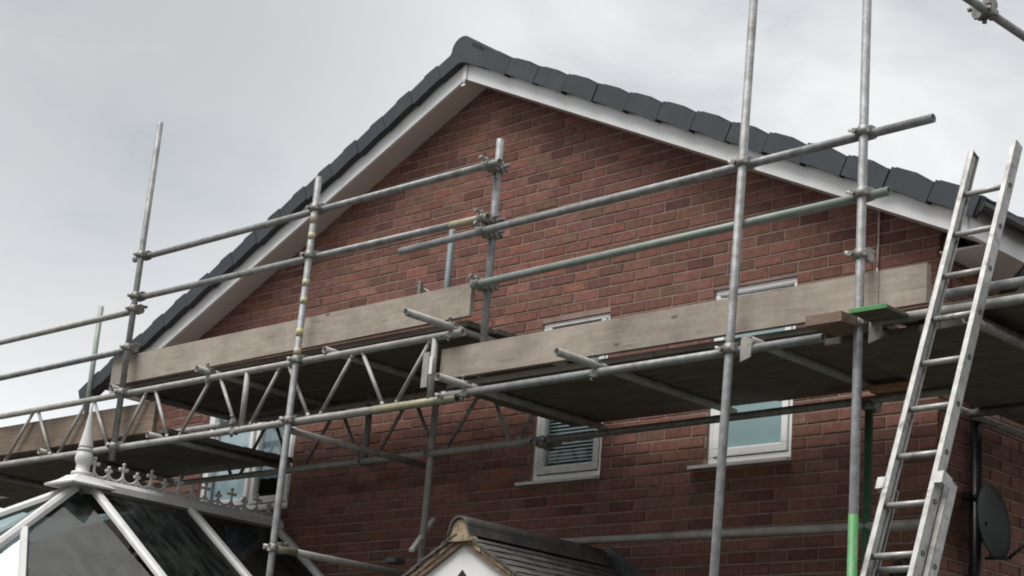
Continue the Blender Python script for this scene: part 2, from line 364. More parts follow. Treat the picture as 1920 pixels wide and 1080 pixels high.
bricks = []                                 # (wall, centre, width)
rows = range(int((2.2 - Z0) / CP), 79)
for i in rows:
    zc = Z0 + CP * (i + .5)
    ph = -7.544 + (0 if (i - 39) % 2 == 0 else BP / 2)
    k0 = int((XL - ph) / BP) - 2
    for k in range(k0, k0 + 42):
        x0, x1 = ph + BP * k + .005, ph + BP * (k + 1) - .005
        segs = [(max(x0, XL), min(x1, XR))]
        for (a, b, s0, s1) in WIN:
            if zc + .03 > s0 and zc - .03 < s1:
                ns = []
                for p, q in segs:
                    if q <= a or p >= b: ns.append((p, q))
                    else:
                        if p < a: ns.append((p, a - .002))
                        if q > b: ns.append((b + .002, q))
                segs = ns
        for p, q in segs:
            if q - p < .03: continue
            if zc > zb((p + q) / 2) + .08: continue
            bricks.append((0, (p + q) / 2, zc, q - p))
    for k in range(0, 22):
        y0 = 9.27 + (0 if (i - 40) % 2 == 0 else BP / 2) - BP * 3
        p, q = y0 + BP * k + .005, y0 + BP * (k + 1) - .005
        p = max(p, WY)
        if q - p > .03 and zc < 5.0: bricks.append((1, (p + q) / 2, zc, q - p))


def bpos(b): return Vector((b[1], WY, b[2])) if b[0] == 0 else Vector((XR, b[1], b[2]))


def seen(b):
    p = bpos(b); u, v = proj(p)
    if not (5 < u < 1915 and 5 < v < 1075): return False
    if b[0] == 0 and 4.17 < b[2] < 4.62: return False         # behind the decks and toe boards
    if b[0] == 0 and b[2] < 3.15 and b[1] > -8.4: return False
    if b[0] == 0 and b[2] > zb(b[1]) - .08: return False
    if b[0] == 1 and (b[2] > 4.1 or b[1] < 9.14): return False
    return True


big = sorted([b for b in bricks if seen(b)], key=lambda b: (bpos(b) - EYE).dot(FW) / b[3] * .22)[:300]
bigset = set(big)
variants = {}
for kk in range(16):
    mb = MB(); v, F = brick_geo(BP - .010, CP - .0125); mb.poly(v, F)
    o = mb.build('brick', M_brick, None, tints()); variants[kk] = o.data; bpy.data.objects.remove(o)
RZ = {0: 0.0, 1: radians(90)}
for b in big:
    if abs(b[3] - (BP - .010)) < .002: me = random.choice(list(variants.values()))
    else:
        mb = MB(); v, F = brick_geo(b[3], CP - .0125); mb.poly(v, F); o = mb.build('brick', M_brick, None, tints()); me = o.data; bpy.data.objects.remove(o)
    o = bpy.data.objects.new('brick', me); C.objects.link(o); o.parent = side if b[0] else gable
    p = bpos(b); n = random.uniform(-.0025, .001)
    o.location = (p.x, p.y + n, p.z) if b[0] == 0 else (p.x - n, p.y, p.z)
    o.rotation_euler = (0, random.uniform(-.006, .006), RZ[b[0]])
for wall, par in ((0, gable), (1, side)):
    mb = MB(); cols = []
    for b in bricks:
        if b[0] != wall or b in bigset: continue
        v, F = brick_geo(b[3], CP - .0125); p = bpos(b); n = random.uniform(-.0025, .001)
        R_ = Matrix.Rotation(RZ[wall], 3, 'Z') @ Matrix.Rotation(random.uniform(-.006, .006), 3, 'Y')
        off = p + (Vector((0, n, 0)) if wall == 0 else Vector((-n, 0, 0)))
        mb.poly([R_ @ Vector(q) + off for q in v], F); cols += tints()
    o = mb.build('brickwork', M_brick, par, cols); o['kind'] = 'stuff'

# windows
FY = WY + 0.020


def win_box(mb, x0, x1, z0, z1, w, y0, y1, bev=.004, wt=None):
    wt = wt or w
    mb.box((x0, y0, z0), (x1, y1, z0 + w), bev=bev); mb.box((x0, y0, z1 - wt), (x1, y1, z1), bev=bev)
    mb.box((x0, y0, z0 + w), (x0 + w, y1, z1 - wt), bev=bev); mb.box((x1 - w, y0, z0 + w), (x1, y1, z1 - wt), bev=bev)


def window(i, sashes, pane_mat, sill_l):
    a, b, s0, s1 = WIN[i]
    mb = MB(); win_box(mb, a, b, s0 + .012, s1, .035, FY, FY + .07)
    w = mb.build('window', M_upvc, house)
    for (p, q) in sashes:
        mb = MB(); win_box(mb, p, q, s0 + .055, s1 - (.026 if i == 1 else .062), .05, FY - .008, FY + .05, wt=(.010 if i == 1 else .035)); mb.build('sash', M_upvc if i != 1 else M_upvc_d, w)
        mb = MB(); mb.box((p + .045, FY + .018, s0 + .1), (q - .045, FY + .028, s1 - (.034 if i == 1 else .09))); mb.build('pane', pane_mat, w)
    mb = MB(); mb.prism([(a - sill_l, WY - .045, s0 - .022), (a - sill_l, FY + .02, s0 - .012), (a - sill_l, FY + .02, s0 + .012), (a - sill_l, WY - .045, s0 - .002)], (b - a + sill_l + .004, 0, 0))
    mb.build('sill', M_upvc if i != 1 else M_upvc_d, w)
    mb = MB(); y1 = WY + .9
    mb.poly([(a - .3, MY + .11, s0 - .3), (b + .3, MY + .11, s0 - .3), (b + .3, y1, s0 - .3), (a - .3, y1, s0 - .3), (a - .3, MY + .11, s1 + .3), (b + .3, MY + .11, s1 + .3), (b + .3, y1, s1 + .3), (a - .3, y1, s1 + .3)],
            [(0, 1, 2, 3), (4, 7, 6, 5), (3, 2, 6, 7), (0, 3, 7, 4), (1, 5, 6, 2)])
    mb.build('room', M_dark_in, w)
    return w


def curtain(par, x0, x1, z0, z1, y, m, waves, amp, gather=0.0):
    mb = MB(); n = max(8, int(waves * 8)); pts = []
    for j, z in enumerate((z1, (z0 + z1) / 2, z0)):
        for k in range(n + 1):
            t = k / n; x = x0 + (x1 - x0) * t * (1 - gather * (j == 1) * .5)
            pts.append((x, y + amp * sin(t * waves * 2 * pi + j * .2) + amp * .4 * sin(t * waves * 4.6 * pi), z))
    F = [(j * (n + 1) + k, j * (n + 1) + k + 1, (j + 1) * (n + 1) + k + 1, (j + 1) * (n + 1) + k) for j in range(2) for k in range(n)]
    mb.poly(pts, F, 0, True); return mb.build('curtain', m, par)


w0 = window(0, [(-12.61, -11.99), (-11.955, -11.46)], M_glass, .05)
curtain(w0, -12.6, -12.0, 3.82, 4.9, FY + .06, M_curtain, 2.5, .012)
curtain(w0, -11.95, -11.50, 4.02, 4.9, FY + .07, M_curtain_d, 5, .022)
w1 = window(1, [(-8.695, -8.13)], M_glass_b, .10)
for k in range(39):
    mb = MB(); z = 3.85 + k * .025
    mb.box((-.275, -.0115, -.0006), (.275, .0115, .0006), M=Matrix.Translation((-8.41, FY + .055, z)) @ Matrix.Rotation(radians(58 + random.uniform(-5, 5)), 4, 'X'))
    mb.build('blind_slat', M_blind, w1)
w2 = window(2, [(-7.15, -6.57)], M_frost, .11)

# roof: sheets, courses of tiles, verge units, ridge
roof_m = MB()
YF, YB = 8.54, 16.9
for sgn in (1, -1):
    xe = XA + sgn * (4.42 if sgn > 0 else 4.6)
    roof_m.prism([(XA, YF + .06, zb(XA) + .205), (xe, YF + .06, zb(xe) + .205), (xe, YF + .06, zb(xe) + .235), (XA, YF + .06, zb(XA) + .235)], (0, YB - YF, 0))
roof = roof_m.build('roof', M_tile, house)
ct = MB()
GA = .3012
for sgn in (1, -1):
    for c in range(14 if sgn > 0 else 15):
        xa, xb = XA + sgn * (.06 + GA * c), XA + sgn * (.06 + GA * (c + 1) + .05)
        for k in range(25):
            y0 = YF + .17 + k * .33
            ct.prism([(xa, y0, zb(xa) + .242), (xb, y0, zb(xb) + .256), (xb, y0, zb(xb) + .288), (xa, y0, zb(xa) + .262)], (0, .326, 0))
            ct.prism([(xa, y0 + .24, zb(xa) + .255), (xb, y0 + .24, zb(xb) + .27), (xb, y0 + .24, zb(xb) + .308), (xa, y0 + .24, zb(xa) + .282)], (0, .084, 0))
o = ct.build('roof_tiles', M_tile, roof); o['kind'] = 'stuff'
# one verge unit in slope coordinates: u down the slope, h up
SL = sqrt(1 + PITCH ** 2)


def verge_unit(sgn):
    mb = MB(); Lx = GA * SL; cs, sn = 1 / SL, PITCH / SL

    def P(u, n, y): return (sgn * (u * cs + n * sn), y, -u * sn + n * cs)
    # side face: bottom edge sags towards the downhill end, a raised nib along the uphill half of the top
    prof = [(.004, .116), (Lx * .35, .116), (Lx * .7, .109), (Lx - .002, .102), (Lx - .002, .230), (Lx * .50, .238), (Lx * .45, .249), (Lx * .38, .251), (.004, .246)]
    mb.prism([P(u, n, 0) for u, n in prof], (0, .058, 0))
    mb.prism([P(u, n, .058) for u, n in ((-.01, .238), (Lx + .014, .222), (Lx + .014, .234), (Lx * .50, .244), (Lx * .45, .262), (-.01, .260))], (0, .16, 0))
    mb.prism([P(u, n, .012) for u, n in ((Lx - .010, .118), (Lx + .012, .120), (Lx + .012, .236), (Lx - .010, .236))], (0, .04, 0))
    return mb


for sgn in (1, -1):
    base = None
    for c in range(14 if sgn > 0 else 15):
        x = XA + sgn * (.157 + GA * c)
        if base is None: base = verge_unit(sgn).build('verge_tile', M_tile, roof); o = base
        else: o = base.copy(); C.objects.link(o)
        o.location = (x, YF - .034 + random.uniform(-.004, .004), zb(x) + random.uniform(-.003, .003)); o.rotation_euler = (0, sgn * random.uniform(-.004, .006), 0)


def ridge_profile(r, leg, x0, z0, n=10, sp=.10):
    pts = [(x0 - r - sp, z0 - leg)]
    for i in range(n + 1):
        a = pi - pi * i / n
        pts.append((x0 + r * cos(a), z0 + r * sin(a) * .85))
    pts.append((x0 + r + sp, z0 - leg)); return pts


rp_ = [(-.225, .022), (-.03, .112), (.03, .112), (.222, .024), (.262, .110), (.272, .134), (.128, .200)] + [(.112 * cos(pi * k / 10), .222 + .110 * sin(pi * k / 10)) for k in range(11)] + [(-.128, .200), (-.272, .134), (-.262, .110)]
mb = MB(); mb.prism([(XA + p[0], YF - .030, ZA + p[1]) for p in rp_], (0, .10, 0)); mb.prism([(XA + p[0], YF + .06, ZA + p[1]) for p in rp_[6:18]], (0, .25, 0)); mb.build('ridge_end_tile', M_tile, roof)
mb = MB(); mb.prism([(p[0], 0, p[1]) for p in ridge_profile(.105, .10, 0, 0, 10, .06)], (0, .44, 0))
rb = mb.build('ridge_tile', M_tile, roof)
for k in range(18):
    o = rb if k == 0 else rb.copy()
    if k: C.objects.link(o)
    o.location = (XA, YF + .302 + .446 * k, ZA + .245)

# verge boards, soffit, box ends
for sgn in (1, -1):
    xe = XA + sgn * 4.35
    mb = MB(); Yb0, Yb1 = 8.575, 8.60
    mb.prism([(XA + sgn * .012, Yb0, zb(XA + .012)), (xe, Yb0, zb(xe)), (xe, Yb0, zb(xe) + .205), (XA + sgn * .012, Yb0, zb(XA + .012) + .205)], (0, Yb1 - Yb0, 0))
    mb.build('verge_board', M_upvc, house)
    mb = MB()
    mb.prism([(XA, Yb1, zb(XA) + .006), (xe, Yb1, zb(xe) + .006), (xe, Yb1, zb(xe) + .018), (XA, Yb1, zb(XA) + .018)], (0, WY + .02 - Yb1, 0))
    mb.build('soffit', M_soffit, house)
    # eaves: level soffit and fascia along the side
    zs = zb(xe) + .012
    xw = XR if sgn > 0 else XL
    mb = MB(); x0, x1 = sorted((xw, xe))
    mb.box((x0, WY + .0, zs - .002), (x1, 16.8, zs + .010)); mb.box((xe - .012 if sgn > 0 else xe, Yb1 + .001, zs - .012), (xe if sgn > 0 else xe + .012, WY, zs + .16)); mb.build('eaves_soffit', M_upvc, house)
    mb = MB(); x0, x1 = sorted((xe, xe + sgn * .022)); mb.box((x0, Yb0 + .01, zs - .012), (x1, 16.8, zs + .175)); mb.build('fascia', M_upvc, house)
    # gutter: a half round channel along the eaves
    gx, gz = xe + sgn * .085, zs + .155
    pts = []
    for i in range(9):
        a = pi + pi * i / 8; pts.append((gx + .058 * cos(a), gz + .062 * sin(a)))
    inner = [(gx + .052 * cos(pi + pi * i / 8), gz + .055 * sin(pi + pi * i / 8)) for i in range(9)][::-1]
    mb = MB(); mb.prism([(p[0], 8.53, p[1]) for p in pts + inner], (0, 8.4, 0)); mb.prism([(p[0], 8.524, p[1]) for p in pts], (0, .012, 0))
    mb.build('gutter', M_black, house)
mb = MB()
mb.box((XA - .022, 8.562, ZA - .012), (XA + .022, 8.574, ZA + .15), bev=.003)
mb.tube((XA, 8.568, ZA - .012), (XA - .008, 8.568, ZA - .045), .006, 8); mb.box((XA - .03, 8.562, ZA - .06), (XA + .012, 8.574, ZA - .043), bev=.003)
mb.build('joint_cover', M_upvc, house)

# rain pipe on the side wall
px_ = XR + .055
mb = MB(); mb.tube((px_, 9.13, 0), (px_, 9.13, 4.35), .034, 16); mb.path([(px_, 9.13, 4.35), (XR + .2, 9.1, 4.62), (XR + .46, 9.05, 4.82), (XR + .46, 9.05, 4.98)], .034, 14)
pipe = mb.build('rain_pipe', M_black, house)
for z in (1.2, 2.4, 3.5, 4.1):
    mb = MB(); mb.tube((px_, 9.13, z - .02), (px_, 9.13, z + .02), .042, 16); mb.box((XR, 9.06, z - .018), (px_, 9.20, z + .018)); mb.build('pipe_bracket', M_black, pipe)
mb = MB()
cp = [Vector((-5.928, WY - .012, 5.26)), Vector((-5.926, WY - .012, 5.05)), Vector((-5.931, WY - .012, 4.86)), Vector((-5.926, WY - .012, 4.5))]
mb.path(cp, .007, 6); mb.build('wall_cable', M_cable, house)

# ------------------------------------------------------------------ scaffold
R = .0242
scaf = thing('scaffold', 'galvanised tube scaffold with guard rails and lattice beams across the brick gable', 'scaffold', (-8.2, 7.8, 0))


def tube(name, a, b, m=M_steel, r=R, par=scaf):
    mb = MB(); mb.tube(a, b, r, 18, .004); return mb.build(name, m, par)


YO = 7.3521; YR = 7.4012; YI = 8.5
pA = tube('standard', (-11.7416, YO, 3.8625), (-11.7416, YO, 6.5973))
p2 = tube('standard', (-9.6721, YO, 0), (-9.6106, YO, 5.7156))
p3 = tube('standard', (-7.946, 7.5033, 4.02), (-7.957, 7.5033, 5.694))
p4 = tube('standard', (-5.9866, YO, 0), (-5.8117, YO, 6.603))
p5 = tube('standard', (-5.0614, YO, 0), (-5.0671, YO, 6.603))
tube('standard', (-14.1, YI, 4.2), (-14.118, YI, 5.706), M_steel_g)
ib = tube('standard', (-9.45, YI, 2.0), (-9.44, YI, 5.63), M_steel_w)
mb = MB(); mb.tube((-9.443, YI, 4.6), (-9.44, YI, 5.625), R + .001, 18, .0008); mb.build('painted_band', M_bluegreen, ib)
tube('standard', (-5.764, YI, 0), (-5.768, YI, 3.96), M_dgreen)
tube('standard', (-10.18, YI, 3.94), (-10.17, YI, 4.55), M_steel_w)
def sx(a, z):                                  # where a leaning standard is at height z
    return {'A': -11.7416, '2': -9.6721 + .0109 * z, '3': -7.951, '4': -5.9866 + .0268 * z, '5': -5.0633}[a]


# painted band and tape
mb = MB(); mb.tube((-5.0614, YO, 0.4), (-5.0643, YO, 3.0649), R + .0012, 18, .0008); mb.build('painted_band', M_green, p5)
for z0, z1 in ((5.3698, 5.4473), (5.2526, 5.3027), (4.9124, 4.9625), (4.7867, 4.8321), (4.5552, 4.6119), (4.4229, 4.472)):
    fx = lambda z: sx('2', z)
    mb = MB(); mb.tube((fx(z0), YO, z0), (fx(z1), YO, z1), R + .0015, 18, .0012); mb.build('tape_band', M_yellow, p2)
# guard rails
tube('guard_rail', (-8.711, YR, 5.0305), (-4.6806, YR, 5.0759))
tube('guard_rail', (-7.9758, YR, 4.6903), (-4.9329, YR, 4.7328), M_steel_g)
tube('guard_rail', (-11.907, YR, 5.4926), (-7.834, YR, 5.4822))
r2 = tube('guard_rail', (-11.8408, YR, 5.159), (-7.9002, YR, 5.1269))
mb = MB(); mb.tube((-8.2404, YR, 5.1297), (-7.9002, YR, 5.1269), R + .001, 18, .0008); mb.build('painted_band', M_cream, r2)
tube('guard_rail', (-15.5925, YR, 5.0645), (-11.7747, YR, 5.0551), M_steel_w)
tube('guard_rail', (-15.5925, YR, 4.7272), (-11.7652, YR, 4.7451))
tube('guard_rail', (-4.69, 7.3, 5.872), (-4.69, 11.5, 5.885))
# ledgers
ZT, ZBm = 4.3917, 3.9712
tube('ledger', (-8.1459, YR, 3.9939), (-5.3109, YR, 4.0043))
tube('ledger', (-5.103, YR, 4.0477), (-3.024, YR, 4.0515), M_steel_w)
tube('ledger', (-8.46, YI, 3.952), (-5.2, YI, 3.965), M_coupler)
tube('ledger', (-4.6494, YR + .02, 4.1384), (-3.213, YR + .02, 4.146))
tube('ledger', (-8.25, YI, 3.262), (-5.3, YI, 3.235), M_steel_w)
tube('ledger', (-15.5925, YR + .05, 3.9901), (-10.962, YR + .05, 3.9901), M_steel_w)
tube('ledger', (-5.43, 8.9, 3.96), (-5.43, 12.0, 3.96), M_coupler)
tube('ledger', (-4.42, 7.3, 3.96), (-4.42, 12.0, 3.96), M_coupler)
# transoms
for x, z, y0, m in ((-11.8598, 4.4352, 7.3237, M_steel_w), (-10.6785, 4.4352, 7.2765, M_steel_w), (-9.3555, 4.4352, 7.371, M_steel_w), (-8.127, 4.4323, 6.993, M_steel_w),
                    (-7.9569, 4.0402, 7.1536, M_steel_w), (-6.8796, 4.042, 7.0591, M_steel_w), (-5.7645, 4.042, 7.371, M_steel_w), (-5.1408, 4.042, 7.2954, M_steel_w),
                    (-12.852, 4.0307, 7.371, M_steel_w), (-11.34, 4.0307, 7.371, M_steel_w), (-9.6862, 3.9192, 7.371, M_steel_w), (-14.364, 4.0307, 7.371, M_steel_w)):
    tube('transom', (x, y0, z), (x, 8.68, z), m)
tr = tube('transom', (-9.6295, 7.3143, 3.1065), (-9.6295, 8.78, 3.1065), M_steel_w)
mb = MB(); mb.tube((-9.6295, 7.3143, 3.1065), (-9.6295, 7.5411, 3.1065), R + .001, 18, .0008); mb.build('painted_band', M_cream, tr)
tube('transom', (-5.42, 9.0, 3.957), (-3.9, 9.0, 3.957), M_coupler)


# lattice beams
def lattice(y, x0, x1, zt, zl, tops, bots, posts, xb1, m_c, m_d, rd=.0135):
    tb = MB(); tb.tube((x0, y, zt), (x1, y, zt), R, 18, .004); beam = tb.build('lattice_beam', m_c, scaf)
    tb = MB(); tb.tube((x0, y, zl), (xb1, y, zl), R, 18, .004); tb.build('chord', m_c, beam)
    for (xt, xl) in tops:
        # a brace with flattened, slightly bent ends
        a = Vector((xt, y, zt - .015)); b = Vector((xl, y, zl + .015)); d = (b - a)
        tb = MB(); tb.path([a, a + d * .07 + Vector((0, 0, 0)), b - d * .07, b], rd, 10); tb.build('brace', m_d, beam)
    for (x, rr) in posts:
        tb = MB(); tb.tube((x, y, zl), (x, y, zt), rr, 14); tb.build('post', m_d, beam)
    return beam


outer = lattice(YR, -15.5925, -8.0325, ZT, ZBm,
                [(-14.6947, -15.0444), (-14.6002, -14.3167), (-13.9104, -14.2223), (-13.8159, -13.5229), (-13.0882, -13.4284), (-13.0126, -12.7197), (-12.3039, -12.6157), (-12.1905, -11.8975), (-11.4723, -11.7274), (-11.3589, -11.1132), (-10.669, -10.9714), (-10.5462, -10.2816), (-9.8563, -10.1304), (-9.7618, -9.4783), (-9.0814, -9.365), (-8.987, -8.7224), (-8.3255, -8.6089)],
                None, [(-10.2249, .022), (-8.2829, .022)], -8.0798, M_steel_w, M_steel_w)
mb = MB(); mb.tube((-8.8357, YR, ZBm), (-8.0325, YR, ZBm), R + .0012, 18, .001); mb.build('painted_band', M_cream, outer)
mb = MB(); mb.box((-8.2924, YR - .0255, 4.146), (-8.264, YR - .0225, 4.2594)); mb.build('sticker', M_sticker, outer)
mb = MB(); mb.box((-8.3727, YR - .01, 4.0704), (-8.316, YR + .005, 4.2972)); mb.build('end_plate', M_steel_w, outer)
inner = lattice(YI, -13.0, -8.2, 4.40, 3.955,
                [(-12.18, -12.5), (-12.12, -11.8), (-11.38, -11.68), (-11.32, -11.05), (-10.56, -10.88), (-10.50, -10.23), (-9.74, -10.04), (-9.68, -9.42), (-8.96, -9.30), (-8.90, -8.66), (-8.30, -8.58)],
                None, [(-10.17, .024)], -8.25, M_steel_w, M_coupler)

# couplers: one mesh, placed at every crossing
mb = MB()
mb.tube((0, 0, -.026), (0, 0, .026), R + .008, 16); mb.tube((-.026, .052, 0), (.026, .052, 0), R + .008, 16)
mb.box((-.024, .018, -.024), (.024, .036, .024), bev=.004)
mb.tube((-.036, .01, 0), (-.036, -.045, 0), .0075, 8); mb.tube((-.036, -.028, 0), (-.036, -.046, 0), .014, 6)
mb.box((-.046, -.022, -.022), (-.026, .012, .022), bev=.004); mb.box((.024, -.020, -.02), (.040, .016, .02), bev=.004)
mb.tube((0, .05, .036), (0, .112, .040), .0075, 8); mb.tube((0, .098, .039), (0, .116, .041), .014, 6)
mb.box((-.022, .04, .024), (.022, .078, .046), bev=.004)
mb.prism([(-.045, -.012, -.01), (-.088, -.018, .012), (-.085, -.012, .02), (-.045, .004, .012)], (0, 0, .012))
cpl0 = mb.build('coupler', M_coupler, scaf)
first = [True]


def coupler(x, y, z, rz=0.0, flip=0.0, sc=1.0):
    if first[0]: o = cpl0; first[0] = False
    else: o = cpl0.copy(); C.objects.link(o)
    o.location = (x, y, z); o.rotation_euler = (flip, random.uniform(-.08, .08), rz); o.scale = (sc, sc, sc)




for p, zs in (('A', (5.4926, 5.159, 5.0551, 4.7451, 4.3917, 3.9712)), ('2', (5.4879, 5.1411, 4.3917, 3.9712, 3.1065)), ('4', (5.0608, 4.0024)), ('5', (5.0721, 4.7319, 4.4012, 4.042))):
    for z in zs:
        coupler(sx(p, z), YO, z)
for z in (5.4822, 5.1269, 5.0409, 4.6922):
    coupler(-7.952, 7.5033, z, pi, 0); coupler(-7.952, 7.4513, z, pi)
for x, z in ((-10.6785, 4.3917), (-8.127, 4.3917), (-7.9569, 3.9939), (-6.8796, 3.9967), (-10.3005, 3.9712)):
    coupler(x, YR, z + .0, 0, radians(90), .9)
for x, z in ((-9.45, 3.955), (-8.40, 3.952), (-8.27, 3.952), (-8.34, 3.93), (-5.766, 3.93), (-9.45, 4.40), (-10.17, 3.955)):
    coupler(x, YI, z)
coupler(-4.69, 7.93, 5.874, radians(90)); coupler(-4.69, 7.96, 5.874, 0, radians(90))
coupler(-9.36, YI, 5.0, radians(90)); coupler(-8.1459, YR, 3.9939, 0, 0, .9)
# board plates under the ledger at two standards
for x in (sx('4', 4.0) + .055, sx('5', 4.0) + .045):
    mb = MB(); mb.prism([(x, YO + .02, 3.93), (x + .066, YO + .02, 3.95), (x + .08, YO + .02, 4.045), (x + .02, YO + .02, 4.08), (x, YO + .02, 4.05)], (0, .012, 0)); mb.build('bracket_plate', M_steel_w, scaf)
mb = MB(); mb.tube((-9.55, 8.36, 5.16), (-9.45, 8.45, 5.09), .009, 8); mb.box((-9.575, 8.33, 5.10), (-9.545, 8.36, 5.21), bev=.004); mb.build('reveal_pin', M_coupler, scaf)

# ------------------------------------------------------------------ boards
def board(name, label, cat, m, pts8=None, a=None, b=None, group=None, bev=.003, warp=None):
    mb = MB()
    if pts8: mb.poly(pts8, [(0, 3, 2, 1), (4, 5, 6, 7), (0, 1, 5, 4), (1, 2, 6, 5), (2, 3, 7, 6), (3, 0, 4, 7)])
    else: mb.box(a, b, bev=bev)
    o = mb.build(name, m); tag(o, label, cat, group); return o


TY = 7.4371


def toe(x0, x1, zl, zr, hl, hr, label, y=TY, m=None):
    pts = [(x0, y, zl), (x1, y, zr), (x1, y + .038, zr), (x0, y + .038, zl), (x0, y, zl + hl), (x1, y, zr + hr), (x1, y + .038, zr + hr), (x0, y + .038, zl + hl)]
    return board('toe_board', label, 'toe board', m or M_wood, pts8=pts, group='toe boards along the scaffold platforms')


toe(-12.061, -8.0325, 4.4938, 4.5098, 0.2221, 0.2155, 'long pale plank toe board on the upper platform under the gable slope')
toe(-8.2546, -5.0104, 4.1195, 4.1176, 0.1966, 0.2079, 'long pale plank toe board on the lower platform in front of the two small windows')
toe(-5.0057, -4.7278, 4.1176, 4.1195, 0.2079, 0.206, 'short pale plank toe board beside the ladder')
toe(-15.309, -11.3872, 4.070, 4.070, .245, .235, 'shade-browned plank toe board on the low platform above the conservatory', m=M_wood_shade)


def decks(x0, x1, z, y0, n, label, group, splits=()):
    xs = [x0] + list(splits) + [x1]
    for k in range(n):
        for p, q in zip(xs[:-1], xs[1:]):
            lab = ('outermost ' if k == 0 else 'innermost ' if k == n - 1 else '') + label
            y = y0 + .235 * k
            board('deck_board', lab, 'scaffold board', M_deck, a=(p + .002 + (random.uniform(0, .03) if p == x0 else 0), y, z + random.uniform(-.003, .004)), b=(q - .002 - random.uniform(0, .05) * (q == x1), y + .226, z + .038), group=group)


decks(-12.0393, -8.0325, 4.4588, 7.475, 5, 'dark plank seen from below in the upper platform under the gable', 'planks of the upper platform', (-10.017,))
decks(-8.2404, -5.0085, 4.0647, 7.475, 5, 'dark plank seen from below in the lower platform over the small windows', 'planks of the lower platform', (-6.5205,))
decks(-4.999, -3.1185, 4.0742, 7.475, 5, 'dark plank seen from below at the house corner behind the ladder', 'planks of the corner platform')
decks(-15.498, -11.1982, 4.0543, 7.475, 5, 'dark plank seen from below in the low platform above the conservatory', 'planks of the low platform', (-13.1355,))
for k in range(4):
    board('deck_board', 'dark plank of the low platform beyond the far corner of the house', 'scaffold board', M_deck, a=(-16.2, 8.66 + .235 * k, 4.054), b=(-13.45, 8.891 + .235 * k, 4.092), group='planks beyond the far corner')
for k in range(4):
    x = -5.36 + .2285 * k
    board('deck_board', 'dark plank of the side platform running past the brick side wall', 'scaffold board', M_deck, a=(x, 7.48, 3.985), b=(x + .225, 12.0, 4.023), group='planks of the side platform')
board('timber_batten', 'rough orange-brown timber batten lying on the dark inner tube behind the ladder', 'timber', M_orange, a=(-5.73, 8.44, 3.990), b=(-5.25, 8.54, 4.03))
board('timber_block', 'short brown timber block poking out below the toe board near the green edged board', 'timber', M_timber, pts8=[(-5.2684, 7.182, 4.0043), (-5.051, 7.182, 4.0043), (-5.051, 7.4655, 4.0184), (-5.2684, 7.4655, 4.0184), (-5.2684, 7.182, 4.0562), (-5.051, 7.182, 4.0562), (-5.051, 7.4655, 4.0628), (-5.2684, 7.4655, 4.0628)])
gb = thing('green_edged_board', 'short dark board with bright green painted edge sticking out at the green standard', 'scaffold board', (-4.8951, 7.182, 4.0326))
mb = MB(); mb.box((-5.0057, 7.1877, 4.0343), (-4.7912, 7.4655, 4.0562), bev=.003); mb.build('plank', M_deck, gb)
mb = MB(); mb.box((-5.0085, 7.1801, 4.0334), (-4.7874, 7.1877, 4.058), bev=.002); mb.build('painted_end', M_green, gb)

# ------------------------------------------------------------------ ladder
lad = thing('extension_ladder', 'aluminium extension ladder leaning against the scaffold at the house corner', 'ladder', (-4.68, 5.94, 0))
SC = 1.05
T0 = EYE + Vector((-4.251, 7.151, 3.046)) * SC
D = Vector((.021, -.379, -.925)).normalized()          # down the ladder
X_ = Vector((1, 0, 0)); X_ = (X_ - D * X_.dot(D)).normalized(); NN = D.cross(X_).normalized()
if NN.y > 0: NN = -NN                                    # out of the ladder, towards the climber
GAP, HW = .2625, .121
LM = Matrix((X_, -NN, -D)).transposed().to_4x4()        # local x across, y into the wall, z up the ladder


def stile(par, x, s0, s1, yo, name='stile'):
    mb = MB(); M = Matrix.Translation(T0) @ LM
    w, d, t = .028, .062, .004
    sg = 1 if x > 0 else -1
    # channel: web plus two flanges turned inwards
    mb.box((x - t if sg > 0 else x, yo, -s1), (x if sg > 0 else x + t, yo + d, -s0), M=M)
    xa, xb = sorted((x, x - sg * w))
    mb.box((xa, yo, -s1), (xb, yo + t, -s0), M=M); mb.box((xa, yo + d - t, -s1), (xb, yo + d, -s0), M=M)
    mb.box((xa, yo + t, -s0 - .006), (xb, yo + d - t, -s0 - .002), M=M)
    mb.box((xa + .010, yo + .012, -s1), (xb - .010, yo + d - .012, -s0 - .01), M=M)
    return mb.build(name, M_alu, par)


M_ = Matrix.Translation(T0) @ LM
LEN = (T0.z - .02) / -D.z
for sg in (-1, 1):
    st = stile(lad, sg * (HW + .014), -.275, LEN - .35, 0)
    for i in range(18):
        mb = MB(); c = M_ @ Vector((sg * (HW + .0145), .031, -GAP * i)); mb.tube(c, c + X_ * sg * .003, .013, 12, .005); mb.build('rung_plug', M_alu_d, st)
    st2 = stile(lad, sg * (HW + .044), 1.70, LEN, .066)
    for i in range(8, 18):
        mb = MB(); c = M_ @ Vector((sg * (HW + .0445), .097, -GAP * i - .03)); mb.tube(c, c + X_ * sg * .003, .013, 12, .005); mb.build('rung_plug', M_alu_d, st2)
    mb = MB(); xa, xb = sorted((sg * (HW + .008), sg * (HW + .052))); mb.box((xa, -.004, -1.76), (xb, -.001, -1.70), M=M_); mb.box(((xb - .004) if sg > 0 else xa, -.004, -1.76), (xb if sg > 0 else xa + .004, .066, -1.70), M=M_); mb.build('guide_bracket', M_alu, lad)
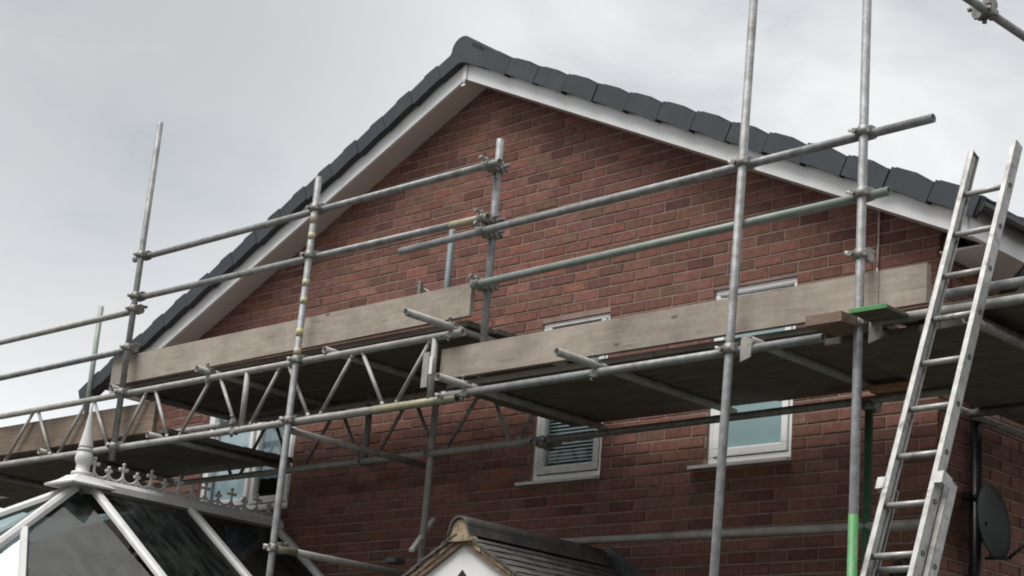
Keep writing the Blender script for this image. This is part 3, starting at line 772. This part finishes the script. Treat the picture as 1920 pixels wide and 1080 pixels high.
for i in range(19):
    if GAP * i < LEN - .4:
        mb = MB(); mb.tube(M_ @ Vector((-HW + .01, .031, -GAP * i)), M_ @ Vector((HW - .01, .031, -GAP * i)), .0145, 12); mb.build('rung', M_alu, lad)
    if i >= 8 and GAP * i + .03 < LEN:
        mb = MB(); mb.tube(M_ @ Vector((-HW - .03, .097, -GAP * i - .03)), M_ @ Vector((HW + .03, .097, -GAP * i - .03)), .0145, 12); mb.build('rung', M_alu, lad)

# ------------------------------------------------------------------ conservatory
con = thing('conservatory', 'white framed conservatory with dark glass roof, spiked finial and cresting', 'conservatory', (-11.5, 7.4, 0))
CX, CYF, CZ = -11.5, 6.98, 3.60
TS = tan(radians(33.5))
ZE = 2.30


def bar(name, a, b, w, h, m, par, up=Vector((0, 0, 1)), off=0.0):
    a = Vector(a); b = Vector(b); d = (b - a).normalized(); s = d.cross(up).normalized(); n = s.cross(d).normalized()
    mb = MB()
    prof = [(-w / 2, 0), (w / 2, 0), (w / 2, h * .55), (w * .30, h), (-w * .30, h), (-w / 2, h * .55)]
    mb.prism([a + s * p + n * (q + off) for p, q in prof], b - a); return mb.build(name, m, par)


def down(p, dx, dy, slope):                               # from p downhill to the eaves
    L_ = (p[2] - ZE) / slope; k = sqrt(dx * dx + dy * dy)
    return (p[0] + dx / k * L_, p[1] + dy / k * L_, ZE)


ridge_y1 = 8.79
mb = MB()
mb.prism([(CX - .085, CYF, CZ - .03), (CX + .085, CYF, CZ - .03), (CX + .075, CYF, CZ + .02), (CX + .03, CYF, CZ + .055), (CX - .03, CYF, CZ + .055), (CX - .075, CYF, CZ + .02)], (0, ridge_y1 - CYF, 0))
mb.build('ridge_cap', M_upvc_shade, con)
hub = (CX, CYF + .06, CZ - .03)
spk = []
for y in (7.04, 7.90, 8.72):
    p = (CX + .07, y, CZ - .055); q = down(p, 1, 0, TS); spk.append((p, q))
    bar('rafter', p, q, .06, .045, M_upvc_shade, con)
    p2_ = (CX - .07, y, CZ - .055); q2 = down(p2_, -1, 0, TS)
    if y > 7.1: bar('rafter', p2_, q2, .06, .045, M_upvc_shade, con)
fh = (CX - .005, CYF - .03, CZ - .055)
hipF = down(fh, -.06, -1, .95)
bar('hip_rafter', fh, hipF, .085, .055, M_upvc_shade, con)
hipL = down((CX - .06, CYF, CZ - .055), -1, -.75, .42); bar('hip_rafter', (CX - .06, CYF, CZ - .055), hipL, .085, .055, M_upvc_shade, con)
hipL2 = down((CX - .07, CYF + .05, CZ - .055), -1, -.3, .42); bar('hip_rafter', (CX - .07, CYF + .05, CZ - .055), hipL2, .06, .045, M_upvc_shade, con)
jk = Vector(fh).lerp(Vector(hipF), .275)
jq = Vector(hipF).lerp(Vector(spk[0][1]), .42); bar('jack_rafter', jk, jq, .055, .045, M_upvc_shade, con)


def pane(pts, m=None):
    n = (Vector(pts[1]) - Vector(pts[0])).cross(Vector(pts[2]) - Vector(pts[0])).normalized()
    if n.z < 0: n = -n
    mb = MB(); mb.prism([Vector(p) - n * .006 for p in pts], n * .012); return mb.build('roof_pane', m or M_cglass, con)


(s0a, s0b), (s1a, s1b), (s2a, s2b) = spk
pane([s0a, s0b, s1b, s1a]); pane([s1a, s1b, s2b, s2a])
pane([fh, jk, jq, s0b]); pane([jk, hipF, jq], M_glass); pane([(CX - .06, CYF, CZ - .055), hipF, hipL], M_glass); pane([(CX - .07, CYF + .03, CZ - .055), hipL, hipL2], M_glass)
wl = down((CX - .07, 8.72, CZ - .055), -1, 0, TS)
pane([(CX - .07, CYF + .08, CZ - .055), hipL2, (wl[0], 7.9, ZE), (CX - .07, 7.9, CZ - .055)]); pane([(CX - .07, 7.9, CZ - .055), (wl[0], 7.9, ZE), wl, (CX - .07, 8.72, CZ - .055)])
# flared finial base, bulb, spike
mb = MB(); FX, FYY = CX, CYF - .01
sq = lambda h, z: [(FX - h, FYY - h, z), (FX + h, FYY - h, z), (FX + h, FYY + h, z), (FX - h, FYY + h, z)]
lev = [(.185, CZ - .035), (.188, CZ - .022), (.12, CZ + .015), (.085, CZ + .045), (.082, CZ + .05)]
pts = [p for h, z in lev for p in sq(h, z)]
mb.poly(pts, [(k * 4 + i, k * 4 + (i + 1) % 4, k * 4 + 4 + (i + 1) % 4, k * 4 + 4 + i) for k in range(4) for i in range(4)] + [(3, 2, 1, 0), (16, 17, 18, 19)])
fin = mb.build('finial', M_upvc_shade, con)
mb = MB(); mb.lathe((FX, FYY, CZ + .05), [(0, 0), (.078, 0), (.080, .022), (.076, .03), (.052, .034), (.05, .085), (.056, .095), (.068, .125), (.060, .165), (.052, .178), (.052, .188), (.058, .19), (.058, .2), (.05, .203), (.05, .212), (.054, .215), (.052, .226), (.03, .34), (.014, .46), (.006, .535), (0, .56)], 24)
mb.build('finial_spike', M_upvc_shade, fin)
# cresting along the ridge
cr = MB(); zc0 = CZ + .05
cr.box((CX - .006, CYF + .07, zc0), (CX + .006, ridge_y1, zc0 + .012)); crest = cr.build('cresting', M_upvc_shade, con)
k = 0; y = 7.065
while y < 8.75:
    mb = MB(); P0 = Vector((CX, y, zc0 + .01))
    hgt = .140 if k % 2 == 0 else .095; cw = .030 if k % 2 == 0 else .018
    mb.box((CX - .006, y - .008, P0.z), (CX + .006, y + .008, P0.z + hgt))
    zz = P0.z + hgt * .74
    mb.box((CX - .0062, y - cw, zz - .009), (CX + .0062, y + cw, zz + .009))
    for dy, dz in ((-cw, 0), (cw, 0), (0, hgt * .26)):
        mb.lathe((CX - .006, y + dy, zz + dz), [(0, 0), (.014, 0), (.014, .012), (0, .012)], 8, axis=Vector((1, 0, 0)))
    # scallop to the next crest
    arc = [Vector((CX, y + .0625 + .0625 * cos(pi + pi * i / 10), zc0 + .070 - .050 * sin(pi * i / 10))) for i in range(11)]
    mb.path(arc, .0095, 6)
    mb.build('crest', M_upvc_shade, crest); y += .125; k += 1
# eaves beam, posts and low walls under the roof
eav = [s2b, s1b, s0b, hipF, hipL, hipL2, (wl[0], 8.72, ZE)]
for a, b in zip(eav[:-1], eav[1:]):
    bar('eaves_beam', a, b, .10, .09, M_upvc_shade, con, off=-.09)
    n = max(1, int((Vector(b) - Vector(a)).length / .7))
    for i in range(n + 1):
        p = Vector(a).lerp(Vector(b), i / n); mb = MB(); mb.box((p.x - .03, p.y - .03, .6), (p.x + .03, p.y + .03, ZE - .08)); mb.build('window_post', M_upvc_shade, con)
    mb = MB(); A = Vector((a[0], a[1], 0)); B = Vector((b[0], b[1], 0)); mb.prism([A, B, B + Vector((0, 0, .6)), A + Vector((0, 0, .6))], Vector((.0, .08, 0)) if abs((B - A).x) > abs((B - A).y) else Vector((.08, 0, 0))); mb.build('dwarf_wall', M_mortar, con)
    mb = MB(); mb.prism([A + Vector((0, 0, .6)), B + Vector((0, 0, .6)), B + Vector((0, 0, ZE - .09)), A + Vector((0, 0, ZE - .09))], Vector((.0, .01, 0)) if abs((B - A).x) > abs((B - A).y) else Vector((.01, 0, 0))); mb.build('side_pane', M_cglass, con)

# ------------------------------------------------------------------ porch
por = thing('porch', 'small tiled gable porch with white boarded front below the windows', 'porch', (-7.968, 8.1, 0))
PX, PY, PZ, PS = -7.968, 7.467, 3.115, .545


def pz(x): return PZ - PS * abs(x - PX)


mb = MB(); hw = 1.15
mb.prism([(PX - hw, PY + .05, pz(PX - hw) - .01), (PX + hw, PY + .05, pz(PX + hw) - .01), (PX, PY + .05, PZ - .01)], (0, .03, 0)); 
mb.box((PX - hw + .1, PY + .052, 0), (PX + hw - .1, PY + .078, pz(PX + hw) - .01))
mb.build('gable_board', M_render, por)
mb = MB(); tz = 2.925
mb.prism([(PX - .20, PY + .042, tz - .20), (PX + .20, PY + .042, tz - .20), (PX, PY + .042, tz)], (0, .007, 0)); mb.build('gable_light', M_black_m, por)
for sgn in (1, -1):
    mb = MB(); xe = PX + sgn * hw
    mb.prism([(PX, PY + .035, PZ), (xe, PY + .035, pz(xe)), (xe, PY + .035, pz(xe) + .02), (PX, PY + .035, PZ + .02)], (0, 8.8 - PY - .035, 0)); mb.build('roof_deck', M_timber, por)
    mb = MB(); mb.prism([(PX, PY + .022, PZ - .035), (xe, PY + .022, pz(xe) - .035), (xe, PY + .022, pz(xe) - .001), (PX, PY + .022, PZ - .001)], (0, .028, 0)); mb.build('verge_undercloak', M_timber if sgn < 0 else M_timber, por)
    # bedding mortar, broken along the verge
    mb = MB(); xs = [PX + sgn * (hw * i / 26) for i in range(27)]
    for a, b in zip(xs[:-1], xs[1:]):
        d = random.uniform(-.006, .008); t = random.uniform(.022, .034)
        mb.prism([(a, PY + .012 + d, pz(a) + .0), (b, PY + .012 + d, pz(b) + .0), (b, PY + .012 + d, pz(b) + t), (a, PY + .012 + d, pz(a) + t)], (0, .05, 0))
    o = mb.build('bedding_mortar', M_verge, por); o['kind'] = 'stuff'
    tiles = []
    for vi in range(5):
        tb = MB(); wdt, ln, th = .160, .145, .013
        ca, sa = cos(atan2(PS, 1)), sin(atan2(PS, 1))
        loc = lambda u, h: (sgn * (u * ca + h * sa * 1.0), -u * sa + h * ca)
        pr = [(0, .004), (ln, .017), (ln + .001, .031), (0, .018)]
        tb.prism([(loc(u, h)[0], 0, loc(u, h)[1]) for u, h in pr], (0, wdt, 0))
        o = tb.build('roof_tile', M_old_tile, por, [(random.uniform(.75, 1.25),) * 3 + (1,)] * 6); tiles.append(o.data); bpy.data.objects.remove(o)
    for c in range(11):
        u = .02 + .100 * c; x = PX + sgn * u * cos(atan2(PS, 1))
        for k in range(9):
            y = PY - .004 + .163 * k - (.08 if c % 2 and k else 0)
            if y > 8.72: continue
            o = bpy.data.objects.new('roof_tile', random.choice(tiles)); C.objects.link(o); own(o, por)
            o.location = (x, y + random.uniform(-.004, .004), pz(x) + .02 + random.uniform(0, .004)); o.rotation_euler = (random.uniform(-.012, .012), random.uniform(-.012, .012), 0)
for k in range(3):
    mb = MB(); prof = ridge_profile(.082, .05, PX, PZ + .062, 10, .02); inn = [(PX + (p[0] - PX) * .84, PZ + .062 + (p[1] - PZ - .062) * .84 - .004) for p in prof][::-1]
    y0 = PY - .02 + k * .425
    n = len(prof); mb.prism([(p[0], y0, p[1]) for p in prof + inn], (0, .418, 0))
    mb.build('ridge_tile', M_old_tile, por, [(1.0 + .12 * (k - 1),) * 3 + (1,)] * (2 * n + 2))
mb = MB(); mb.prism([(p[0], PY - .005, p[1]) for p in ridge_profile(.070, .075, PX, PZ + .052, 8, .05)], (0, .05, 0)); mb.build('ridge_bedding', M_verge, por)
mb = MB()
mb.prism([(PX, 8.775, PZ + .16), (PX + .25, 8.775, PZ + .02), (PX + 1.1, 8.775, pz(PX + 1.1) + .12), (PX + 1.1, 8.775, pz(PX + 1.1) + .03), (PX, 8.775, PZ + .03)], (0, .02, 0)); mb.build('flashing', M_lead, por)
board('loose_batten', 'pale weathered batten propped on the porch tiles against the brick wall', 'timber', M_wood, pts8=None, a=(0, 0, 0), b=(.001, .001, .001))
o = bpy.data.objects['loose_batten']; me0 = o.data
A = at(772, 1032, 8.30); B = at(812, 974, 8.72); d = (B - A).normalized(); s = Vector((1, 0, 0)).cross(d).normalized(); t = d.cross(s)
mb = MB(); mb.prism([A - t * .02 - s * .01, A + t * .02 - s * .01, A + t * .02 + s * .01, A - t * .02 + s * .01], B - A); o2 = mb.build('x', M_upvc_d); o.data = o2.data; bpy.data.objects.remove(o2)
mb = MB(); A = at(742, 1052, 8.5)
mb.box((A.x - .06, A.y - .05, A.z - .02), (A.x + .05, A.y + .05, A.z + .02), bev=.006); tag(mb.build('slate_offcut', M_lead), 'small grey offcut lying beside the pale batten at the porch roof edge', 'offcut')
# ------------------------------------------------------------------ unseen houses and trees added to block low sky light, also caught in reflections
M_nroof = mat('brown roof tile', (0.10, 0.07, 0.055), (0.07, 0.05, 0.04), 6, 0.85)
M_nbrick = mat('buff brick', (0.24, 0.15, 0.11), (0.18, 0.11, 0.085), 12, 0.9)
M_leaf = mat('leaf', (0.05, 0.085, 0.025), (0.03, 0.055, 0.018), 3, 0.7)
M_bark = mat('bark', (0.09, 0.07, 0.05), (0.06, 0.045, 0.035), 9, 0.9)
for n, (x0, x1, lab) in enumerate(((-27, -17.5, 'added unseen buff brick house blocking low sky opposite the conservatory'), (-13.5, -4, 'added unseen buff brick house blocking low sky opposite the brick gable'), (1.5, 11, 'added unseen buff brick house blocking low sky opposite the ladder'))):
    h = thing('sky_blocker_house', lab, 'house', ((x0 + x1) / 2, -13, 0), 'added sky-blocking houses across the garden')
    mb = MB(); mb.box((x0, -17, 0), (x1, -10, 5.2)); mb.build('wall', M_nbrick, h)
    mb = MB(); mb.prism([(x0 - .3, -17.5, 5.1), (x0 - .3, -9.5, 5.1), (x0 - .3, -13.5, 8.4)], (x1 - x0 + .6, 0, 0)); mb.build('roof', M_nroof, h)
    for xx in (x0 + 1.5, x0 + 4.2, x0 + 7):
        for z in (.9, 3.3):
            mb = MB(); win_box(mb, xx, xx + 1.3, z, z + 1.2, .07, -10.03, -9.96); w = mb.build('window', M_upvc, h)
            mb = MB(); mb.box((xx + .06, -10.01, z + .06), (xx + 1.24, -9.99, z + 1.14)); mb.build('pane', M_black_m, w)
gar = thing('sky_blocker_house', 'added dark roofed house blocking the sky behind the conservatory glass', 'house', (-22, 18, 0))  # added dark backdrop that keeps bright sky out of the conservatory glass
mb = MB(); mb.box((-27.3, 15, 0), (-17, 21, 4.9)); mb.build('wall', M_nbrick, gar)
mb = MB(); mb.prism([(-27.5, 14.6, 4.8), (-27.5, 21.4, 4.8), (-27.5, 18, 6.3)], (10.8, 0, 0)); mb.build('roof', M_nroof, gar)
for n, (tx, ty, th, lab) in enumerate(((-15.6, -8.2, 7.5, 'added unseen leafy tree blocking low sky between two added houses'), (-1.2, -8.5, 6.5, 'smaller added unseen leafy tree blocking low sky nearest the ladder'))):
    t = thing('sky_blocker_tree', lab, 'tree', (tx, ty, 0), 'added sky-blocking trees across the garden')  # added out of view to cut low sky light on the wall
    mb = MB(); mb.tube((tx, ty, 0), (tx + .1, ty, th * .6), .16, 10, r1=.06)
    for k in range(6): a = k * 1.1; mb.tube((tx + .05, ty, th * (.3 + .05 * k)), (tx + cos(a) * 1.1, ty + sin(a) * 1.1, th * (.5 + .06 * k)), .05, 6, r1=.02)
    mb.build('trunk', M_bark, t)
    mb = MB()
    for k in range(5200):
        a, r_, q = random.uniform(0, 2 * pi), random.random() ** .5, random.uniform(-1, 1)
        rad = 1.9 * sqrt(max(0, 1 - q * q)) * (1 + .25 * sin(3 * a + 4 * q)); c = Vector((tx + rad * r_ * cos(a), ty + rad * r_ * sin(a), th * .66 + q * th * .34))
        u = Vector((random.uniform(-1, 1), random.uniform(-1, 1), random.uniform(-1, 1))).normalized() * .10; v = u.orthogonal().normalized() * .06
        mb.poly([c - u, c + v, c + u, c - v], [(0, 1, 2, 3)])
    mb.build('crown', M_leaf, t)

# ------------------------------------------------------------------ small things on the walls
dish = thing('satellite_dish', 'dark satellite dish on an arm on the brick side wall behind the ladder', 'satellite dish', (XR, 9.3, 3.30))
nd = Vector((.95, .10, .10)).normalized(); cd = Vector((XR + .13, 9.11, 3.34))
mb = MB(); prof = [(r_, .10 * (r_ / .22) ** 2 * .55) for r_ in (0.001, .05, .1, .15, .19, .215)]
mb.lathe(cd, prof + [(.218, prof[-1][1] + .004), (.214, prof[-1][1] - .006)] + [(r_, h - .006) for r_, h in prof[::-1]], 28, axis=nd); mb.build('reflector', M_black_m, dish)
mb = MB(); mb.path([cd, Vector((XR + .06, 9.2, 3.27)), Vector((XR, 9.25, 3.24))], .014, 10); mb.box((XR, 9.20, 3.18), (XR + .012, 9.30, 3.30), bev=.003); mb.build('mounting_arm', M_black_m, dish)
fp = cd + nd * .26 + Vector((0, .02, -.13))
mb = MB(); mb.path([cd + Vector((0, 0, -.2)), cd + nd * .14 + Vector((0, 0, -.22)), fp], .009, 8); mb.build('feed_arm', M_black_m, dish)
mb = MB(); mb.lathe(fp, [(0, -.045), (.018, -.045), (.020, .0), (.015, .045), (0, .045)], 14, axis=Vector((.2, .2, 1))); mb.build('receiver', M_upvc, dish)
lan = thing('wall_lantern', 'black glossy wall lantern low on the brick wall seen through the ladder', 'lantern', (-5.63, WY, 2.95))
lx, ly, lz = -5.635, 8.62, 2.96
mb = MB(); mb.lathe((lx, ly, lz), [(0, .10), (.02, .095), (.035, .07), (.075, .045), (.078, .035), (.05, .03), (.048, -.06), (.03, -.085), (0, -.09)], 16); mb.build('lamp_body', M_black, lan)
mb = MB(); mb.path([(lx, ly, lz + .09), (lx, ly + .09, lz + .13), (lx, WY - .01, lz + .06)], .01, 8); mb.box((lx - .035, WY - .014, lz - .02), (lx + .035, WY - .001, lz + .12), bev=.003); mb.build('wall_arm', M_black, lan)
